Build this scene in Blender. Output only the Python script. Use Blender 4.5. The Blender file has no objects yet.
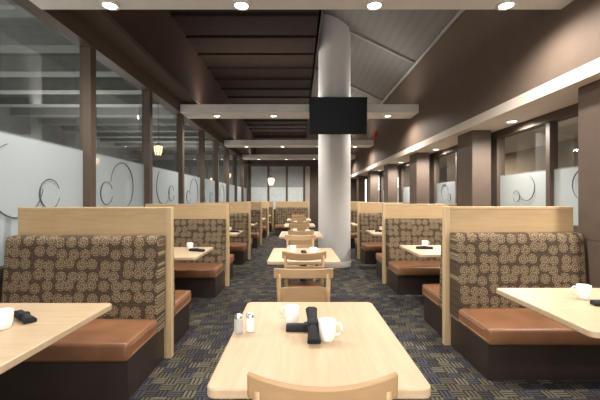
import bpy, bmesh, math, random
from mathutils import Vector, Matrix
random.seed(4)
S=bpy.context.scene
COL=S.collection
# ---------------------------------------------------------------- materials
def newmat(name):
    m=bpy.data.materials.new(name); m.use_nodes=True
    nt=m.node_tree; b=nt.nodes['Principled BSDF']
    return m,nt,b
def N(nt,t,**kw):
    n=nt.nodes.new(t)
    for k,v in kw.items():
        if k=='op': n.operation=v
        else: setattr(n,k,v)
    return n
def ramp(nt,stops,interp='LINEAR'):
    r=nt.nodes.new('ShaderNodeValToRGB'); cr=r.color_ramp; cr.interpolation=interp
    while len(cr.elements)<len(stops): cr.elements.new(.5)
    for e,(p,c) in zip(cr.elements,stops):
        e.position=p; e.color=(c[0],c[1],c[2],1)
    return r
def plain(name,col,rough=.6,metal=0,var=.08,scale=6,emit=0,spec=.5,bump=0):
    m,nt,b=newmat(name)
    tc=N(nt,'ShaderNodeTexCoord'); no=N(nt,'ShaderNodeTexNoise'); no.inputs['Scale'].default_value=scale
    nt.links.new(tc.outputs['Object'],no.inputs['Vector'])
    r=ramp(nt,[(.3,[c*(1-var) for c in col]),(.7,[min(1,c*(1+var)) for c in col])])
    nt.links.new(no.outputs['Fac'],r.inputs['Fac']); nt.links.new(r.outputs['Color'],b.inputs['Base Color'])
    b.inputs['Roughness'].default_value=rough; b.inputs['Metallic'].default_value=metal
    b.inputs['Specular IOR Level'].default_value=spec
    if emit:
        b.inputs['Emission Color'].default_value=(*col,1); b.inputs['Emission Strength'].default_value=emit
    if bump:
        bp=N(nt,'ShaderNodeBump'); bp.inputs['Strength'].default_value=bump
        n2=N(nt,'ShaderNodeTexNoise'); n2.inputs['Scale'].default_value=scale*12
        nt.links.new(tc.outputs['Object'],n2.inputs['Vector'])
        nt.links.new(n2.outputs['Fac'],bp.inputs['Height']); nt.links.new(bp.outputs['Normal'],b.inputs['Normal'])
    return m
def wood(name,c1,c2,rough=.35,axis='X'):
    m,nt,b=newmat(name)
    tc=N(nt,'ShaderNodeTexCoord'); mp=N(nt,'ShaderNodeMapping')
    mp.inputs['Scale'].default_value={'X':(1.5,14,14),'Y':(14,1.5,14),'Z':(14,14,1.5)}[axis]
    no=N(nt,'ShaderNodeTexNoise'); no.inputs['Scale'].default_value=2.5; no.inputs['Detail'].default_value=6; no.inputs['Distortion'].default_value=.4
    nt.links.new(tc.outputs['Object'],mp.inputs['Vector']); nt.links.new(mp.outputs['Vector'],no.inputs['Vector'])
    r=ramp(nt,[(.3,c1),(.7,c2)]); nt.links.new(no.outputs['Fac'],r.inputs['Fac'])
    nt.links.new(r.outputs['Color'],b.inputs['Base Color']); b.inputs['Roughness'].default_value=rough
    return m
MAPLE=wood('maple_top',(.47,.345,.215),(.54,.41,.27),.40,'Y')
MAPLEX=wood('maple_top_cross',(.49,.36,.225),(.56,.425,.28),.40,'X')
PANEL=wood('partition_maple',(.47,.325,.17),(.53,.38,.21),.45,'X')
POST=wood('post_maple',(.53,.38,.21),(.59,.435,.255),.45,'Z')
CHAIRW=wood('chair_beech',(.36,.225,.11),(.43,.28,.145),.38,'X')
BROWN=plain('brown_paint',(.085,.062,.048),.55,var=.05,spec=.3)
BROWNC=plain('brown_column_paint',(.105,.077,.060),.5,var=.05,spec=.3)
COFFER=plain('brown_coffer',(.050,.031,.025),.6,spec=.15)
DARKC=plain('dark_ceiling',(.024,.016,.013),.8,spec=.05)
JOIST=plain('joist_paint',(.021,.014,.011),.8,spec=.05)
WHITE=plain('soffit_paint',(.60,.585,.56),.6,var=.03)
GREYC=plain('white_column_plaster',(.56,.55,.535),1.0,var=.01,spec=.0)
LOWC=plain('low_ceiling_paint',(.62,.56,.49),.7,var=.03)
BASE=plain('dark_kick',(.030,.020,.016),.4)
BLACK=plain('napkin_cloth',(.008,.008,.012),.8,bump=.3,scale=20)
CERAM=plain('white_ceramic',(.90,.90,.89),.12,var=.01)
CHROME=plain('chrome',(.75,.75,.76),.2,metal=1,var=.02)
SALT=plain('salt_grain',(.88,.88,.86),.8)
PEPPER=plain('pepper_grain',(.35,.31,.27),.9,var=.4,scale=200)
IRON=plain('black_iron',(.02,.02,.022),.4)
TVB=plain('tv_plastic',(.008,.008,.010),.5,spec=.2)
TVS=plain('tv_screen',(.004,.005,.007),.35,spec=.15)
STEELG=plain('conduit',(.30,.29,.28),.5,metal=.1)
RED=plain('red_plastic',(.6,.03,.02),.4)
OUTG=plain('outer_concrete',(.17,.175,.165),.8)
OUTD=plain('outer_grey',(.165,.17,.16),.8)
OUTF=plain('outer_floor',(.15,.15,.15),.5)
LENS=plain('lamp_lens',(1,.95,.88),.5,emit=14,var=0)
WARM=plain('warm_shade',(1,.66,.40),.5,emit=2.4,var=0)
RINGM=plain('swirl_clear',(.07,.08,.08),.3)
def leather():
    m,nt,b=newmat('saddle_leather')
    tc=N(nt,'ShaderNodeTexCoord'); no=N(nt,'ShaderNodeTexNoise'); no.inputs['Scale'].default_value=5; no.inputs['Detail'].default_value=5
    nt.links.new(tc.outputs['Object'],no.inputs['Vector'])
    r=ramp(nt,[(.3,(.185,.082,.038)),(.7,(.255,.118,.055))]); nt.links.new(no.outputs['Fac'],r.inputs['Fac'])
    nt.links.new(r.outputs['Color'],b.inputs['Base Color']); b.inputs['Roughness'].default_value=.40
    v=N(nt,'ShaderNodeTexVoronoi'); v.inputs['Scale'].default_value=160
    nt.links.new(tc.outputs['Object'],v.inputs['Vector'])
    bp=N(nt,'ShaderNodeBump'); bp.inputs['Strength'].default_value=.12
    nt.links.new(v.outputs['Distance'],bp.inputs['Height']); nt.links.new(bp.outputs['Normal'],b.inputs['Normal'])
    return m
LEATHER=leather()
def mathf(nt):
    L=nt.links.new
    def M(op,a,bb=None):
        n=N(nt,'ShaderNodeMath',op=op)
        for i,x in enumerate([a,bb]):
            if x is None: continue
            if isinstance(x,(int,float)): n.inputs[i].default_value=x
            else: L(x,n.inputs[i])
        return n.outputs[0]
    return M
def fabric():
    m,nt,b=newmat('round_rosette_fabric'); L=nt.links.new; M=mathf(nt)
    tc=N(nt,'ShaderNodeTexCoord'); sp=N(nt,'ShaderNodeSeparateXYZ'); cb=N(nt,'ShaderNodeCombineXYZ')
    L(tc.outputs['Object'],sp.inputs[0]); L(sp.outputs['X'],cb.inputs['X']); L(sp.outputs['Z'],cb.inputs['Y'])
    v=N(nt,'ShaderNodeTexVoronoi'); v.voronoi_dimensions='2D'; v.inputs['Scale'].default_value=11.0; v.inputs['Randomness'].default_value=.4
    L(cb.outputs[0],v.inputs['Vector'])
    sub=N(nt,'ShaderNodeVectorMath'); sub.operation='SUBTRACT'; L(cb.outputs[0],sub.inputs[0]); L(v.outputs['Position'],sub.inputs[1])
    s2=N(nt,'ShaderNodeSeparateXYZ'); L(sub.outputs[0],s2.inputs[0])
    ang=M('ARCTAN2',s2.outputs['Y'],s2.outputs['X'])
    r_=v.outputs['Distance']
    mr=N(nt,'ShaderNodeMapRange'); mr.inputs[1].default_value=.42; mr.inputs[2].default_value=.49; mr.inputs[3].default_value=1; mr.inputs[4].default_value=0
    L(r_,mr.inputs[0])
    ring=M('COSINE',M('MULTIPLY',r_,29.0))
    pet=M('MULTIPLY',M('SINE',M('ADD',M('MULTIPLY',ang,9.0),M('MULTIPLY',r_,14.0))),M('GREATER_THAN',r_,.12))
    v3=N(nt,'ShaderNodeTexNoise'); v3.inputs['Scale'].default_value=75; L(cb.outputs[0],v3.inputs['Vector'])
    nz=M('MULTIPLY',M('SUBTRACT',v3.outputs['Fac'],.5),.9)
    inner=M('ADD',M('ADD',.57,nz),M('ADD',M('MULTIPLY',ring,.17),M('MULTIPLY',pet,.15)))
    outer=M('ADD',.24,nz)
    mx=N(nt,'ShaderNodeMix'); mx.data_type='FLOAT'; L(mr.outputs[0],mx.inputs[0]); L(outer,mx.inputs[2]); L(inner,mx.inputs[3])
    r=ramp(nt,[(.10,(.050,.033,.023)),(.40,(.108,.075,.048)),(.68,(.24,.18,.112)),(.95,(.35,.275,.18))])
    L(mx.outputs[0],r.inputs['Fac']); L(r.outputs['Color'],b.inputs['Base Color']); b.inputs['Roughness'].default_value=.85
    b.inputs['Specular IOR Level'].default_value=.2
    return m
FABRIC=fabric()
def carpet():
    m,nt,b=newmat('basket_carpet'); L=nt.links.new; M=mathf(nt)
    tc=N(nt,'ShaderNodeTexCoord'); sp=N(nt,'ShaderNodeSeparateXYZ'); L(tc.outputs['Object'],sp.inputs[0])
    x,y=sp.outputs['X'],sp.outputs['Y']
    s=.09
    cx=M('FLOOR',M('DIVIDE',x,s)); cy=M('FLOOR',M('DIVIDE',y,s))
    par=M('FLOORED_MODULO',M('ADD',cx,cy),2)
    fx=M('FRACT',M('DIVIDE',x,s/3)); fy=M('FRACT',M('DIVIDE',y,s/3))
    sx=M('GREATER_THAN',fx,.36); sy=M('GREATER_THAN',fy,.36)
    st=M('ADD',M('MULTIPLY',sx,par),M('MULTIPLY',sy,M('SUBTRACT',1,par)))
    cb=N(nt,'ShaderNodeCombineXYZ'); L(cx,cb.inputs[0]); L(cy,cb.inputs[1])
    wn=N(nt,'ShaderNodeTexWhiteNoise'); wn.noise_dimensions='2D'; L(cb.outputs[0],wn.inputs['Vector'])
    r=ramp(nt,[(0,(.066,.065,.076)),(.30,(.098,.088,.064)),(.60,(.140,.125,.092)),(.8,(.050,.046,.048))],'CONSTANT')
    L(wn.outputs['Value'],r.inputs['Fac'])
    mx=N(nt,'ShaderNodeMix'); mx.data_type='RGBA'; L(st,mx.inputs[0]); mx.inputs[6].default_value=(.018,.017,.019,1); L(r.outputs['Color'],mx.inputs[7])
    L(mx.outputs[2],b.inputs['Base Color']); b.inputs['Roughness'].default_value=.95; b.inputs['Specular IOR Level'].default_value=.1
    return m
CARPET=carpet()
def glass(name,ztop,tint=(.80,.81,.79),frost=(.42,.465,.485)):
    m,nt,b=newmat(name); L=nt.links.new; nt.nodes.remove(b); out=nt.nodes['Material Output']; M=mathf(nt)
    tr=N(nt,'ShaderNodeBsdfTransparent'); tr.inputs[0].default_value=(*tint,1)
    gl=N(nt,'ShaderNodeBsdfGlossy'); gl.inputs['Roughness'].default_value=.03; gl.inputs[0].default_value=(.9,.95,.95,1)
    lw=N(nt,'ShaderNodeLayerWeight'); lw.inputs[0].default_value=.5
    fac=M('ADD',.10,M('MULTIPLY',M('POWER',lw.outputs['Facing'],3),.6))
    m1=N(nt,'ShaderNodeMixShader'); L(fac,m1.inputs[0]); L(tr.outputs[0],m1.inputs[1]); L(gl.outputs[0],m1.inputs[2])
    df=N(nt,'ShaderNodeBsdfDiffuse'); df.inputs[0].default_value=(*frost,1)
    tl=N(nt,'ShaderNodeBsdfTranslucent'); tl.inputs[0].default_value=(*frost,1)
    m2=N(nt,'ShaderNodeMixShader'); m2.inputs[0].default_value=.4; L(df.outputs[0],m2.inputs[1]); L(tl.outputs[0],m2.inputs[2])
    tc=N(nt,'ShaderNodeTexCoord'); sp=N(nt,'ShaderNodeSeparateXYZ'); L(tc.outputs['Object'],sp.inputs[0])
    mr=N(nt,'ShaderNodeMapRange'); mr.interpolation_type='SMOOTHSTEP'
    mr.inputs[1].default_value=ztop-.04; mr.inputs[2].default_value=ztop; mr.inputs[3].default_value=.88; mr.inputs[4].default_value=0
    L(sp.outputs['Z'],mr.inputs[0])
    m3=N(nt,'ShaderNodeMixShader'); L(mr.outputs[0],m3.inputs[0]); L(m1.outputs[0],m3.inputs[1]); L(m2.outputs[0],m3.inputs[2])
    L(m3.outputs[0],out.inputs[0]); return m
GLASSL=glass('frosted_band_glass',1.95)
GLASSR=glass('frosted_low_glass',1.74)
m,nt,b=newmat('clear_shaker_glass'); b.inputs['Base Color'].default_value=(.9,.93,.93,1); b.inputs['Alpha'].default_value=.3; b.inputs['Roughness'].default_value=.05
SHGLASS=m
# ---------------------------------------------------------------- helpers
def link(o,parent=None):
    COL.objects.link(o)
    if parent: o.parent=parent
    return o
def from_bm(name,bm,mat,parent=None,smooth=False,bevel=0,seg=3):
    me=bpy.data.meshes.new(name); bm.normal_update(); bm.to_mesh(me); bm.free(); me.materials.append(mat)
    if smooth:
        for p in me.polygons: p.use_smooth=True
    o=bpy.data.objects.new(name,me); link(o,parent)
    if bevel:
        md=o.modifiers.new('b','BEVEL'); md.width=bevel; md.segments=seg; md.limit_method='ANGLE'; md.harden_normals=False
        for p in me.polygons: p.use_smooth=True
        try: me.set_sharp_from_angle(angle=math.radians(60))
        except Exception: pass
    return o
def addbox(bm,x0,x1,y0,y1,z0,z1):
    v=[bm.verts.new(p) for p in [(x0,y0,z0),(x1,y0,z0),(x1,y1,z0),(x0,y1,z0),(x0,y0,z1),(x1,y0,z1),(x1,y1,z1),(x0,y1,z1)]]
    for f in [(3,2,1,0),(4,5,6,7),(0,1,5,4),(1,2,6,5),(2,3,7,6),(3,0,4,7)]: bm.faces.new([v[i] for i in f])
def box(name,x0,x1,y0,y1,z0,z1,mat,parent=None,bevel=0,seg=3):
    bm=bmesh.new(); addbox(bm,min(x0,x1),max(x0,x1),min(y0,y1),max(y0,y1),z0,z1)
    return from_bm(name,bm,mat,parent,bevel=bevel,seg=seg)
def lathe(name,prof,mat,parent=None,seg=28,smooth=True,cx=0,cy=0):
    bm=bmesh.new(); rings=[]
    for r,z in prof:
        if r<1e-5: rings.append([bm.verts.new((cx,cy,z))])
        else: rings.append([bm.verts.new((cx+r*math.cos(2*math.pi*i/seg),cy+r*math.sin(2*math.pi*i/seg),z)) for i in range(seg)])
    for a,b in zip(rings,rings[1:]):
        if len(a)==1 and len(b)==1: continue
        for i in range(seg):
            j=(i+1)%seg
            if len(a)==1: bm.faces.new([a[0],b[j],b[i]])
            elif len(b)==1: bm.faces.new([a[i],a[j],b[0]])
            else: bm.faces.new([a[i],a[j],b[j],b[i]])
    bmesh.ops.recalc_face_normals(bm,faces=bm.faces)
    o=from_bm(name,bm,mat,parent,smooth=smooth)
    try: o.data.set_sharp_from_angle(angle=math.radians(55))
    except Exception: pass
    return o
def tube(name,pts,r,mat,parent=None,seg=8,closed=False,flat=1.0):
    bm=bmesh.new(); P=[Vector(p) for p in pts]; n=len(P); rings=[]
    for i,p in enumerate(P):
        a=P[(i-1)%n] if (closed or i>0) else p; c=P[(i+1)%n] if (closed or i<n-1) else p
        t=(c-a).normalized(); up=Vector((0,0,1)) if abs(t.z)<.9 else Vector((1,0,0))
        if abs(t.x)<1e-6 and len(P)>20: up=Vector((1,0,0))
        u=t.cross(up).normalized(); w=u.cross(t).normalized()
        rr=r[i] if isinstance(r,(list,tuple)) else r
        rings.append([bm.verts.new(p+u*rr*math.cos(2*math.pi*k/seg)+w*rr*flat*math.sin(2*math.pi*k/seg)) for k in range(seg)])
    rng=range(n) if closed else range(n-1)
    for i in rng:
        a=rings[i]; b=rings[(i+1)%n]
        for k in range(seg):
            bm.faces.new([a[k],a[(k+1)%seg],b[(k+1)%seg],b[k]])
    if not closed:
        bm.faces.new(rings[0]); bm.faces.new(rings[-1])
    bmesh.ops.recalc_face_normals(bm,faces=bm.faces)
    return from_bm(name,bm,mat,parent,smooth=True)
def empty(name,loc,label,cat,group=None,rot=0):
    o=bpy.data.objects.new(name,None); o.empty_display_size=.1; COL.objects.link(o)
    o.location=loc; o.rotation_euler=(0,0,rot); o['label']=label; o['category']=cat
    if group: o['group']=group
    return o
def dup(o,loc=None,rot=None,label=None,parent=None):
    c=o.copy(); COL.objects.link(c)
    if parent: c.parent=parent
    if loc is not None: c.location=loc
    if rot is not None: c.rotation_euler=(0,0,rot)
    if label: c['label']=label
    for ch in list(o.children): dup(ch,parent=c)
    return c
tn=[0]; wn_=[0]
def struct(o): o['kind']='structure'; return o
def trim(x0,x1,y0,y1,z0,z1,mat,bevel=0):
    tn[0]+=1; return struct(box('trim_%d'%tn[0],x0,x1,y0,y1,z0,z1,mat,bevel=bevel))
# ---------------------------------------------------------------- shell
Y0,Y1=-2.5,18.0
GX=-2.50
CZ=3.12   # soffit underside
struct(box('floor',GX-.1,3.1,Y0,Y1,-.1,0,CARPET))
struct(box('wall_left',GX-.06,GX+.02,Y0,Y1,0,.72,BROWN))
struct(box('wall_right',2.6,3.15,Y0,Y1,0,1.0,BROWN))
mull=[4.32+1.70*i for i in range(-4,9)]
for y in mull:
    trim(GX-.04,GX+.09,y-.06,y+.06,.72,3.14,BROWN,bevel=.004)
trim(GX-.06,GX+.11,Y0,Y1,3.14,3.34,BROWN)
trim(GX-.06,GX+.09,Y0,Y1,.72,.80,BROWN)
def window(x,y0,y1,z0,z1,mat):
    wn_[0]+=1
    bm=bmesh.new(); v=[bm.verts.new(p) for p in ((x,y0,z0),(x,y1,z0),(x,y1,z1),(x,y0,z1))]
    bm.faces.new(v)
    return struct(from_bm('window_%d'%wn_[0],bm,mat))
def arcs(w,x,yc,zc,r,seed,th=1):
    def arc(yc,zc,r,a0,span,t=1):
        n=56
        tube('etched_swirl',[(x,yc+r*math.cos(a0+span*i/n),zc+r*math.sin(a0+span*i/n)) for i in range(n+1)],[t*th*(.003+.0045*math.sin(math.pi*i/n)) for i in range(n+1)],RINGM,w,seg=6)
    d=1 if seed%2 else -1
    arc(yc-d*r*.5,zc+.06,r,1.9 if d>0 else -1.2,4.2)
    arc(yc+d*r*.8,zc-.05,r*.45,.4,5.6)
for i,(a,b_) in enumerate(zip(mull,mull[1:])):
    w=window(GX,a+.06,b_-.06,.80,3.14,GLASSL)
    if a>.5 and a<12: arcs(w,GX+.012,(a+b_)/2+random.uniform(-.15,.1),1.50+random.uniform(-.05,.06),.33,i)
trim(GX-.06,-2.08,Y0,Y1,3.34,3.40,BROWN)
struct(box('wall_coffer_left',-2.16,-2.08,Y0,Y1,3.40,4.46,COFFER))
struct(box('ceiling',-2.16,.38,Y0,Y1,4.40,4.48,DARKC))
for i in range(18):
    y=3.6+.8*i
    trim(-2.08,.34,y,y+.05,4.36,4.40,JOIST)
def slab(name,y0,y1,z_hi,z_lo,th,mat):
    bm=bmesh.new()
    vs=[bm.verts.new(p) for p in [(.36,y0,z_hi),(2.5,y0,z_lo),(2.5,y1,z_lo),(.36,y1,z_hi),(.36,y0,z_hi+th),(2.5,y0,z_lo+th),(2.5,y1,z_lo+th),(.36,y1,z_hi+th)]]
    for f in [(3,2,1,0),(4,5,6,7),(0,1,5,4),(1,2,6,5),(2,3,7,6),(3,0,4,7)]: bm.faces.new([vs[i] for i in f])
    bmesh.ops.recalc_face_normals(bm,faces=bm.faces)
    return struct(from_bm(name,bm,mat))
def ribbed():
    m,nt,b=newmat('grey_ribbed_ceiling'); L=nt.links.new; M=mathf(nt)
    tc=N(nt,'ShaderNodeTexCoord'); sp=N(nt,'ShaderNodeSeparateXYZ'); L(tc.outputs['Object'],sp.inputs[0])
    s=M('SINE',M('MULTIPLY',sp.outputs['X'],42.0))
    r=ramp(nt,[(0,(.135,.13,.122)),(.35,(.15,.144,.135)),(1,(.155,.149,.14))]); L(M('ADD',.5,M('MULTIPLY',s,.5)),r.inputs['Fac'])
    L(r.outputs['Color'],b.inputs['Base Color']); b.inputs['Roughness'].default_value=.8
    bp=N(nt,'ShaderNodeBump'); bp.inputs['Strength'].default_value=.05; L(s,bp.inputs['Height']); L(bp.outputs['Normal'],b.inputs['Normal'])
    return m
slab('ceiling_sloped',Y0,Y1,5.20,4.16,.08,ribbed())
struct(box('wall_coffer_center',.34,.40,Y0,Y1,4.40,5.25,COFFER))
SLR=plain('grey_rib_trim',(.22,.215,.20),.6)
for i in range(5):
    y=4.6+2.9*i
    tn[0]+=1; slab('trim_%d'%tn[0],y,y+.06,5.14,4.10,.06,SLR)
BULK=plain('bulkhead_paint',(.145,.108,.085),.6,var=.04,spec=.15)
struct(box('wall_bulkhead_right',2.44,2.52,Y0,Y1,2.50,4.24,BULK))
trim(2.42,2.54,Y0,Y1,2.38,2.50,LOWC)
struct(box('ceiling_low_right',2.54,3.2,Y0,Y1,2.39,2.44,LOWC))
c=tube('conduit_pipe',[(2.405,3.0,4.14),(2.405,17.5,4.14)],.035,STEELG,seg=12)
c['label']='grey metal conduit running along the raised ceiling edge'; c['category']='pipe'
soff=[-1.4,2.84,7.4,11.8,15.6]  # first soffit and its downlights are added behind the camera as fill
for y in soff: trim(-2.38,2.44,y,y+.56,CZ,CZ+.17,WHITE,bevel=.006)
struct(box('wall_back',GX-.1,3.2,Y1,Y1+.1,0,5.3,BROWN))
trim(-2.40,.35,Y1-.06,Y1,3.0,3.12,BROWNC)
for x in (-2.35,-1.45,-.55,.3): trim(x-.05,x+.05,Y1-.06,Y1,.9,3.0,BROWN)
ENDW=plain('end_window_glass',(.24,.255,.245),.3,emit=.06)
ENDF=plain('end_window_frost',(.46,.50,.50),.6,emit=.10)
for a,b_ in ((-2.31,-1.49),(-1.41,-.59),(-.51,.26)):
    wn_[0]+=1; struct(box('window_%d'%wn_[0],a,b_,Y1-.03,Y1-.005,1.98,3.0,ENDW))
    wn_[0]+=1; struct(box('window_%d'%wn_[0],a,b_,Y1-.03,Y1-.005,.9,1.98,ENDF))
PALE=plain('pale_end_wall',(.38,.35,.31),.7)
trim(.36,.58,Y1-.05,Y1,0,3.0,PALE)
cols=[2.88+2.55*i for i in range(-1,6)]
C0=None
for i,y in enumerate(cols):
    lab='square dark brown painted column between the frosted windows'
    if C0 is None:
        C0=empty('square_column',(2.72,y+.25,0),lab,'column','brown window columns')
        box('shaft',-.14,.14,-.25,.25,1.0,2.39,BROWNC,C0,bevel=.006)
        box('shaft_base',-.14,-.12,-.24,.24,0,1.0,BROWNC,C0)
    else: dup(C0,(2.72,y+.25,0))
    trim(3.0,3.12,y+.1,y+.4,1.0,2.39,BROWN)
trim(2.98,3.12,Y0,Y1,2.29,2.39,BROWN)
trim(2.98,3.12,Y0,Y1,1.0,1.08,BROWN)
for i,(a,b_) in enumerate(zip(cols,cols[1:])):
    ya,yb=a+.4,b_+.1
    ym=(ya+yb)/2
    trim(3.0,3.1,ym-.035,ym+.035,1.08,2.29,BROWN)
    for s,(p,q) in enumerate(((ya,ym-.035),(ym+.035,yb))):
        w=window(3.05,p,q,1.08,2.29,GLASSR)
        if b_<9: arcs(w,3.038,(p+q)/2-.02,1.46,.17,i*3+s+5,th=.8)
# outer spaces
TAN=plain('side_room_tan',(.34,.27,.20),.8)
struct(box('wall_outer_left',-8.1,-8,Y0,20,0,4.2,OUTD))
struct(box('floor_outer_left',-8,GX-.1,Y0,20,-.12,-.02,OUTF))
struct(box('ceiling_outer_left',-8,GX-.1,Y0,20,4.0,4.1,OUTD))
for i in range(16):
    y=1.0+1.15*i; trim(-8,GX-.06,y,y+.3,3.72,4.0,OUTG)
struct(box('wall_outer_right',5.6,5.7,Y0,20,0,3,TAN))
struct(box('floor_outer_right',3.15,5.6,Y0,20,-.12,-.02,OUTF))
struct(box('ceiling_outer_right',3.2,5.6,Y0,20,2.6,2.7,LOWC))
struct(box('wall_outer_back_left',-8,GX-.1,19,19.1,0,4.2,OUTD))
struct(box('wall_outer_front_left',-8,GX-.1,Y0-.1,Y0,0,4.2,OUTD))
# ---------------------------------------------------------------- lights
def light(name,kind,loc,energy,col=(1,.925,.84),parent=None,**kw):
    d=bpy.data.lights.new(name,kind); d.energy=energy; d.color=col
    for k,v in kw.items(): setattr(d,k,v)
    o=bpy.data.objects.new(name,d); COL.objects.link(o); o.location=loc
    if parent: o.parent=parent
    return o
D=empty('downlight',(0,0,CZ),'round recessed ceiling downlight with bright white lens','ceiling light','recessed downlights')
lathe('trim_ring',[(.085,0),(.085,-.012),(.062,-.014),(.058,-.002),(.058,0)],WHITE,D)
lathe('lens',[(0,-.004),(.057,-.004),(.057,-.001)],LENS,D)
light('bulb','SPOT',(0,0,-.03),140,parent=D,spot_size=math.radians(165),spot_blend=.6,shadow_soft_size=.055)
first=True
for y in soff:
    for x in (-1.70,-.51,.69,1.88):
        if y>7 and y<8 and x==.69: continue
        yy=y+.47 if y<3 else y+.28
        if first: D.location=(x,yy,CZ); first=False
        else: dup(D,(x,yy,CZ))
for y in (2.2,4.8,7.45,10.0,12.6): dup(D,(2.80,y,2.39),label='round recessed downlight in the low ceiling beside the columns')
for y in soff[1:]:
    o=light('soffit_fill','AREA',(0,y+.28,CZ+.2),55,shape='RECTANGLE',size=4,size_y=.3,parent=None)  # added upward fill, hidden by the soffit, for bounce off the ceiling
    o.rotation_euler=(math.pi,0,0); o['label']='added upward fill light hidden on top of the ceiling soffit'; o['category']='lamp'
for y in (3,9,15):
    o=light('hall_fill','AREA',(-5.2,y,3.4),170,col=(1,1,.95),shape='RECTANGLE',size=1.2,size_y=.3)  # added downward fill to brighten the hall, no fixture modelled
    o['label']='added fill light in the hall beyond the glass'; o['category']='lamp'
    o=light('hall_fill_up','AREA',(-5.2,y,1.6),120,col=(1,1,.95),shape='RECTANGLE',size=1.2,size_y=.3)  # second added fill, aimed up to brighten the hall ceiling
    o.rotation_euler=(math.pi,0,0); o['label']='added upward fill light in the hall beyond the glass'; o['category']='lamp'
for y in (5,10):
    o=light('side_room_fill','AREA',(4.4,y,2.5),80,col=(1,.90,.76),shape='RECTANGLE',size=.6,size_y=.6)  # added fill that sets how bright the side room looks
    o['label']='added fill light in the side room beyond the glass'; o['category']='lamp'
W=bpy.data.worlds.new('World'); S.world=W; W.use_nodes=True
W.node_tree.nodes['Background'].inputs[0].default_value=(1,.96,.92,1); W.node_tree.nodes['Background'].inputs[1].default_value=2.4
# ---------------------------------------------------------------- round column, TV
c=empty('round_column',(.76,7.66,0),'tall round white plastered structural column on the carpet','column')
lathe('shaft',[(.335,.0),(.335,5.24),(0,5.24)],GREYC,c,seg=64)
lathe('base_ring',[(.345,0),(.345,.10),(.335,.11)],GREYC,c,seg=64)
t=empty('wall_television',(.78,7.10,2.99),'flat black television mounted on the round column','television')
box('casing',-.56,.56,0,.05,-.355,.355,TVB,t,bevel=.008)
box('screen',-.54,.54,-.004,0.0,-.325,.335,TVS,t)
box('mounting_bracket',-.12,.12,.05,.27,-.10,.10,IRON,t,bevel=.005)
t.rotation_euler=(math.radians(5),0,0)
f=empty('fire_alarm_beacon',(2.42,11.4,3.38),'small red fire alarm beacon fixed to the brown wall','alarm')
box('housing',-.05,.02,-.08,.08,-.09,.09,RED,f,bevel=.012)
lathe('beacon_dome',[(.035,-.09),(.035,-.13),(.02,-.15),(0,-.152)],RED,f,seg=16,cx=-.02)
def pendant(loc,label,s,cord):
    P=empty('pendant_lamp',loc,label,'pendant lamp','warm pendants')
    lathe('lamp_shade',[(.055*s,0),(.085*s,.10*s),(.095*s,.20*s),(.06*s,.25*s)],WARM,P,seg=18)
    lathe('cap',[(0,.31*s),(.02*s,.30*s),(.03*s,.27*s),(.105*s,.235*s),(.10*s,.225*s),(0,.24*s)],IRON,P,seg=18)
    lathe('bulb',[(0,.05*s),(.02*s,.07*s),(.028*s,.11*s),(.012*s,.17*s),(0,.18*s)],LENS,P,seg=12)
    lathe('bottom_ring',[(.05*s,-.01*s),(.065*s,-.01*s),(.065*s,.008*s),(.05*s,.008*s),(.05*s,-.01*s)],IRON,P,seg=18)
    for k in range(6):
        a=math.pi*k/3+.3; c_,s_=math.cos(a),math.sin(a)
        tube('cage_bar',[(.060*s*c_,.060*s*s_,0),(.090*s*c_,.090*s*s_,.10*s),(.100*s*c_,.100*s*s_,.20*s),(.09*s*c_,.09*s*s_,.235*s)],.006,IRON,P,seg=5)
    tube('cord',[(0,0,.30*s),(0,0,cord)],.008,IRON,P,seg=6)
    return P
P=pendant((-3.05,8,2.32),'small warm glowing caged lantern pendant hanging from cord',.95,1.68)
for p in ((-3.0,16,2.30),(-5.5,10,2.30)): dup(P,p)
Q=pendant((-1.2,16.4,2.0),'warm glowing caged lantern hanging above the end booths',1.5,2.4)
# ---------------------------------------------------------------- booths
def bench(L,loc,rot,label):
    o=empty('booth_bench',loc,label,'booth seat','booth benches',rot)
    prof=[(0,.28),(-.18,.28),(-.20,.38),(-.188,.54),(-.17,.75),(-.152,.95),(-.145,1.025),(-.13,1.048),(-.105,1.058),(-.04,1.060),(0,1.055)]
    bm=bmesh.new(); secs=[]
    xs=[-L/2,-L/2+.008,-L/2+.03,-L/4,0,L/4,L/2-.03,L/2-.008,L/2]
    sc=[.93,.98,1,1,1,1,1,.98,.93]
    for x,s in zip(xs,sc): secs.append([bm.verts.new((x,y*s,.33+(z-.33)*(.99+.01*(s-.93)/.07))) for y,z in prof])
    for a,b in zip(secs,secs[1:]):
        for i in range(len(prof)):
            j=(i+1)%len(prof); bm.faces.new([a[i],a[j],b[j],b[i]])
    bm.faces.new(secs[0]); bm.faces.new(secs[-1]); bmesh.ops.recalc_face_normals(bm,faces=bm.faces)
    bk=from_bm('backrest',bm,FABRIC,o,smooth=True)
    try: bk.data.set_sharp_from_angle(angle=math.radians(50))
    except Exception: pass
    bm=bmesh.new()
    addbox(bm,-L/2,L/2,-.70,-.17,.275,.40)
    bmesh.ops.subdivide_edges(bm,edges=bm.edges,cuts=5,use_grid_fill=True)
    for v in bm.verts:
        u=v.co.x/(L/2); w=(v.co.y+.435)/.265
        if v.co.z>.395: v.co.z+=.028*(1-u**4)*(1-abs(w)**3)
        if v.co.y<-.699: v.co.y-=.010*(1-((v.co.z-.338)/.065)**2)
    from_bm('seat_cushion',bm,LEATHER,o,bevel=.034,seg=5)
    box('base',-L/2+.01,L/2-.01,-.66,0,0,.275,BASE,o,bevel=.004)
    return o
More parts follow.
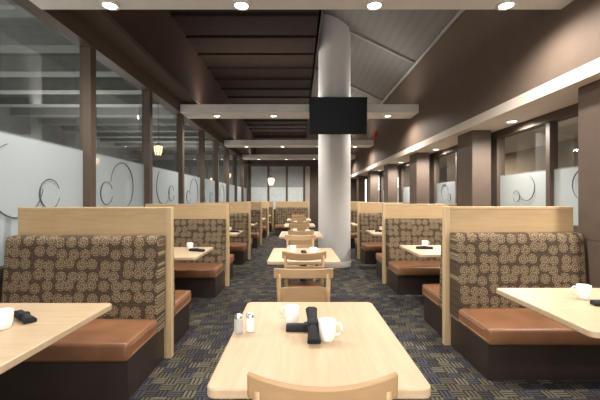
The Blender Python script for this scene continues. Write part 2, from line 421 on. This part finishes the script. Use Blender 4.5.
def partition(x0,x1,y,aisle):
    o=empty('booth_partition',((x0+x1)/2,y,0),'light maple booth divider panel with end post','partition','booth dividers')
    h=(x1-x0)/2
    box('panel',-h,h,-.028,.028,0,1.27,PANEL,o)
    box('top_cap',-h,h,-.033,.033,1.27,1.295,POST,o,bevel=.004)
    s=1 if aisle>0 else -1
    box('end_post',s*h,s*(h+.045),-.033,.033,0,1.295,POST,o,bevel=.004)
    return o
NL=6
LY=[3.17+2.62*i for i in range(NL)]
RY=[3.45+2.5*i for i in range(NL)]
pl=partition(-2.40,-1.13,LY[0],1)
pr=partition(1.415,2.57,RY[0],-1)
BLAB='booth bench with tan rosette brown fabric back and saddle-brown leather seat'
bl=bench(1.26,(-1.765,LY[0]-.035,0),0,BLAB)
br=bench(1.14,(1.985,RY[0]-.035,0),0,BLAB)
for i in range(NL):
    if i: dup(pl,(-1.765,LY[i],0)); dup(pr,(1.9925,RY[i],0)); dup(bl,(-1.765,LY[i]-.035,0)); dup(br,(1.985,RY[i]-.035,0))
    if i<NL-1:
        dup(bl,(-1.765,LY[i]+.035,0),math.pi); dup(br,(1.985,RY[i]+.035,0),math.pi)
for (x,y) in ((-.25,14.6),(-.25,16.9)):
    dup(pl,(x,y,0)); dup(bl,(x,y-.035,0))
# ---------------------------------------------------------------- tables
T=.737
def table(w,d,loc,label,mat,group):
    o=empty('dining_table',loc,label,'table',group)
    bm=bmesh.new(); r=.035; pts=[]
    for cx,cy,a in ((w/2-r,d/2-r,0),(-w/2+r,d/2-r,90),(-w/2+r,-d/2+r,180),(w/2-r,-d/2+r,270)):
        for k in range(7):
            t=math.radians(a+15*k); pts.append((cx+r*math.cos(t),cy+r*math.sin(t)))
    lo=[bm.verts.new((x,y,T-.035)) for x,y in pts]; hi=[bm.verts.new((x,y,T)) for x,y in pts]
    bm.faces.new(hi); bm.faces.new(lo[::-1]); n=len(pts)
    for i in range(n): bm.faces.new([lo[i],lo[(i+1)%n],hi[(i+1)%n],hi[i]])
    from_bm('tabletop',bm,mat,o,bevel=.006)
    lathe('pedestal',[(.05,.04),(.038,.06),(.038,.67),(.12,T-.035)],IRON,o,seg=20)
    bm=bmesh.new(); addbox(bm,-.28,.28,-.04,.04,0,.035); addbox(bm,-.04,.04,-.28,.28,0,.036); from_bm('cross_foot',bm,IRON,o,bevel=.006)
    return o
TX=.07; PC=2.5
ct=table(.75,1.03,(TX,1.715,0),'light maple pedestal table with rounded corners in the aisle',MAPLE,'aisle tables')
for i in range(1,5): dup(ct,(TX-.01*i,1.715+PC*i,0))
lt=table(1.26,.86,(-1.74,1.78,0),'light maple booth table between two benches',MAPLEX,'booth tables')
rt=table(1.16,.86,(1.965,2.155,0),'light maple booth table between two benches',MAPLEX,'booth tables')
for i in range(1,6): dup(lt,(-1.74,1.78+2.62*i,0)); dup(rt,(1.965,2.155+2.5*i-.05,0))
# ---------------------------------------------------------------- chairs
CH=empty('dining_chair',(TX,1.26,0),'light beech dining chair with curved top rail and brown seat pad','chair','aisle dining chairs')
box('seat',-.20,.20,-.20,.22,.425,.455,CHAIRW,CH,bevel=.008)
box('seat_pad',-.185,.185,-.185,.20,.455,.48,LEATHER,CH,bevel=.012)
for x in (-.175,.175):
    tube('leg',[(x,.19,.43),(x,.20,0)],[.02,.014],CHAIRW,CH,seg=8)
    tube('leg',[(x,-.19,.43),(x,-.225,0)],[.02,.014],CHAIRW,CH,seg=8)
def rail(name,z0,z1,w,y0,bow,th=.022,crown=0):
    bm=bmesh.new(); n=18; R=[]
    for i in range(n+1):
        u=-1+2*i/n; x=u*w/2; y=y0+bow*u*u; zt=z1+crown*u*u; zb=z0+crown*.8*u*u
        R.append([bm.verts.new(p) for p in ((x,y-th/2,zb),(x,y+th/2,zb),(x,y+th/2-.004,zt),(x,y-th/2-.004,zt))])
    for a,b in zip(R,R[1:]):
        for k in range(4): bm.faces.new([a[k],a[(k+1)%4],b[(k+1)%4],b[k]])
    bm.faces.new(R[0]); bm.faces.new(R[-1]); bmesh.ops.recalc_face_normals(bm,faces=bm.faces)
    return from_bm(name,bm,CHAIRW,CH,bevel=.006)
rail('top_rail',.778,.846,.43,-.260,.053,th=.022,crown=.018)
rail('lower_rail',.60,.72,.36,-.236,.02)
for x in (-.175,.175):
    tube('stile',[(x,-.19,.44),(x,-.208,.62),(x*1.04,-.222,.82)],.016,CHAIRW,CH,seg=8)
for i in range(5):
    if i: dup(CH,(TX-.01*i,1.26+PC*i,0))
    dup(CH,(TX-.03-.008*i,2.44+PC*i,0),math.pi)
# ---------------------------------------------------------------- tableware
MUG=empty('coffee_mug',(.130,1.62,T),'white ceramic coffee mug on a maple table','mug','coffee mugs')
lathe('mug_body',[(0,.003),(.026,0),(.030,.004),(.036,.03),(.039,.06),(.040,.088),(.0375,.089),(.036,.06),(.032,.02),(.02,.010),(0,.009)],CERAM,MUG,seg=32)
tube('handle',[(.037,0,.072),(.053,0,.076),(.064,0,.062),(.065,0,.045),(.056,0,.028),(.036,0,.022)],.0055,CERAM,MUG,seg=8)
NP=empty('rolled_napkin',(.06,1.70,T),'black cloth napkin rolled around cutlery on the table','napkin','black napkin rolls')
bm=bmesh.new(); n=12; R=[]
for i in range(n+1):
    u=-1+2*i/n; y=.10*u; w=.021+.008*u*u if u<0 else .021+.006*u*u; h=.034-.004*u*u
    R.append([bm.verts.new(p) for p in ((-w,y,.002),(w,y,.002),(w*1.05,y,h*.6),(w*.6,y,h),(-w*.6,y,h),(-w*1.05,y,h*.6))])
for a,b in zip(R,R[1:]):
    for k in range(6): bm.faces.new([a[k],a[(k+1)%6],b[(k+1)%6],b[k]])
bm.faces.new(R[0]); bm.faces.new(R[-1]); bmesh.ops.recalc_face_normals(bm,faces=bm.faces)
from_bm('napkin_roll',bm,BLACK,NP,bevel=.003)
box('napkin_band',-.025,.025,-.018,.018,.001,.038,BLACK,NP,bevel=.008)
def mug(x,y,rot): dup(MUG,(x,y,T),rot)
def nap(x,y,rot,z=0,tilt=0):
    d=dup(NP,(x,y,T+z),rot)
    if tilt: d.rotation_euler=(tilt,0,rot)
    return d
mug(-.03,1.83,2.6)
nap(.045,1.735,math.pi/2-.06)
NP.location=(.066,1.655,T+.046); NP.rotation_euler=(math.radians(26),0,.03)
def shaker(x,y,fill,label,h=.07):
    o=empty('condiment_shaker',(x,y,T),label,'shaker','table shakers')
    lathe('contents',[(0,.004),(.017,.004),(.0175,h*.75),(0,h*.75)],fill,o,seg=16)
    lathe('glass_body',[(0,0),(.021,0),(.022,.01),(.0205,h-.005),(.017,h)],SHGLASS,o,seg=20)
    lathe('metal_cap',[(.019,h-.004),(.019,h+.010),(.013,h+.017),(0,h+.018)],CHROME,o,seg=20)
    return o
sh=[shaker(-.277,1.71,PEPPER,'glass pepper shaker with chrome cap on maple table',.072),shaker(-.225,1.725,SALT,'glass salt shaker with chrome cap on maple table',.072)]
mug(-1.42,1.77,2.4); nap(-1.42,1.90,.9)
mug(1.785,2.29,2.8); nap(1.83,2.14,1.4)
for i in (1,2,3):
    yl=1.84+2.62*i; yr=2.16+2.5*i
    mug(-1.34,yl+.09,2.5); nap(-1.22,yl-.04,1.2)
    mug(1.66,yr+.14,.3); nap(1.60,yr-.02,1.4)
    yc=1.72+PC*i
    mug(-.06,yc+.06,2.8); mug(.17,yc-.12,.1); nap(.07,yc,.1)
# ---------------------------------------------------------------- camera
cam=bpy.data.cameras.new('camera'); cam.sensor_width=36; cam.lens=22.0; cam.shift_y=0; cam.shift_x=2/600
cam.clip_start=.05
co=bpy.data.objects.new('camera',cam); COL.objects.link(co); co.location=(0,0,1.356); co.rotation_euler=(math.pi/2,0,0)
S.camera=co
S.view_settings.view_transform='Standard'
S.view_settings.exposure=.12
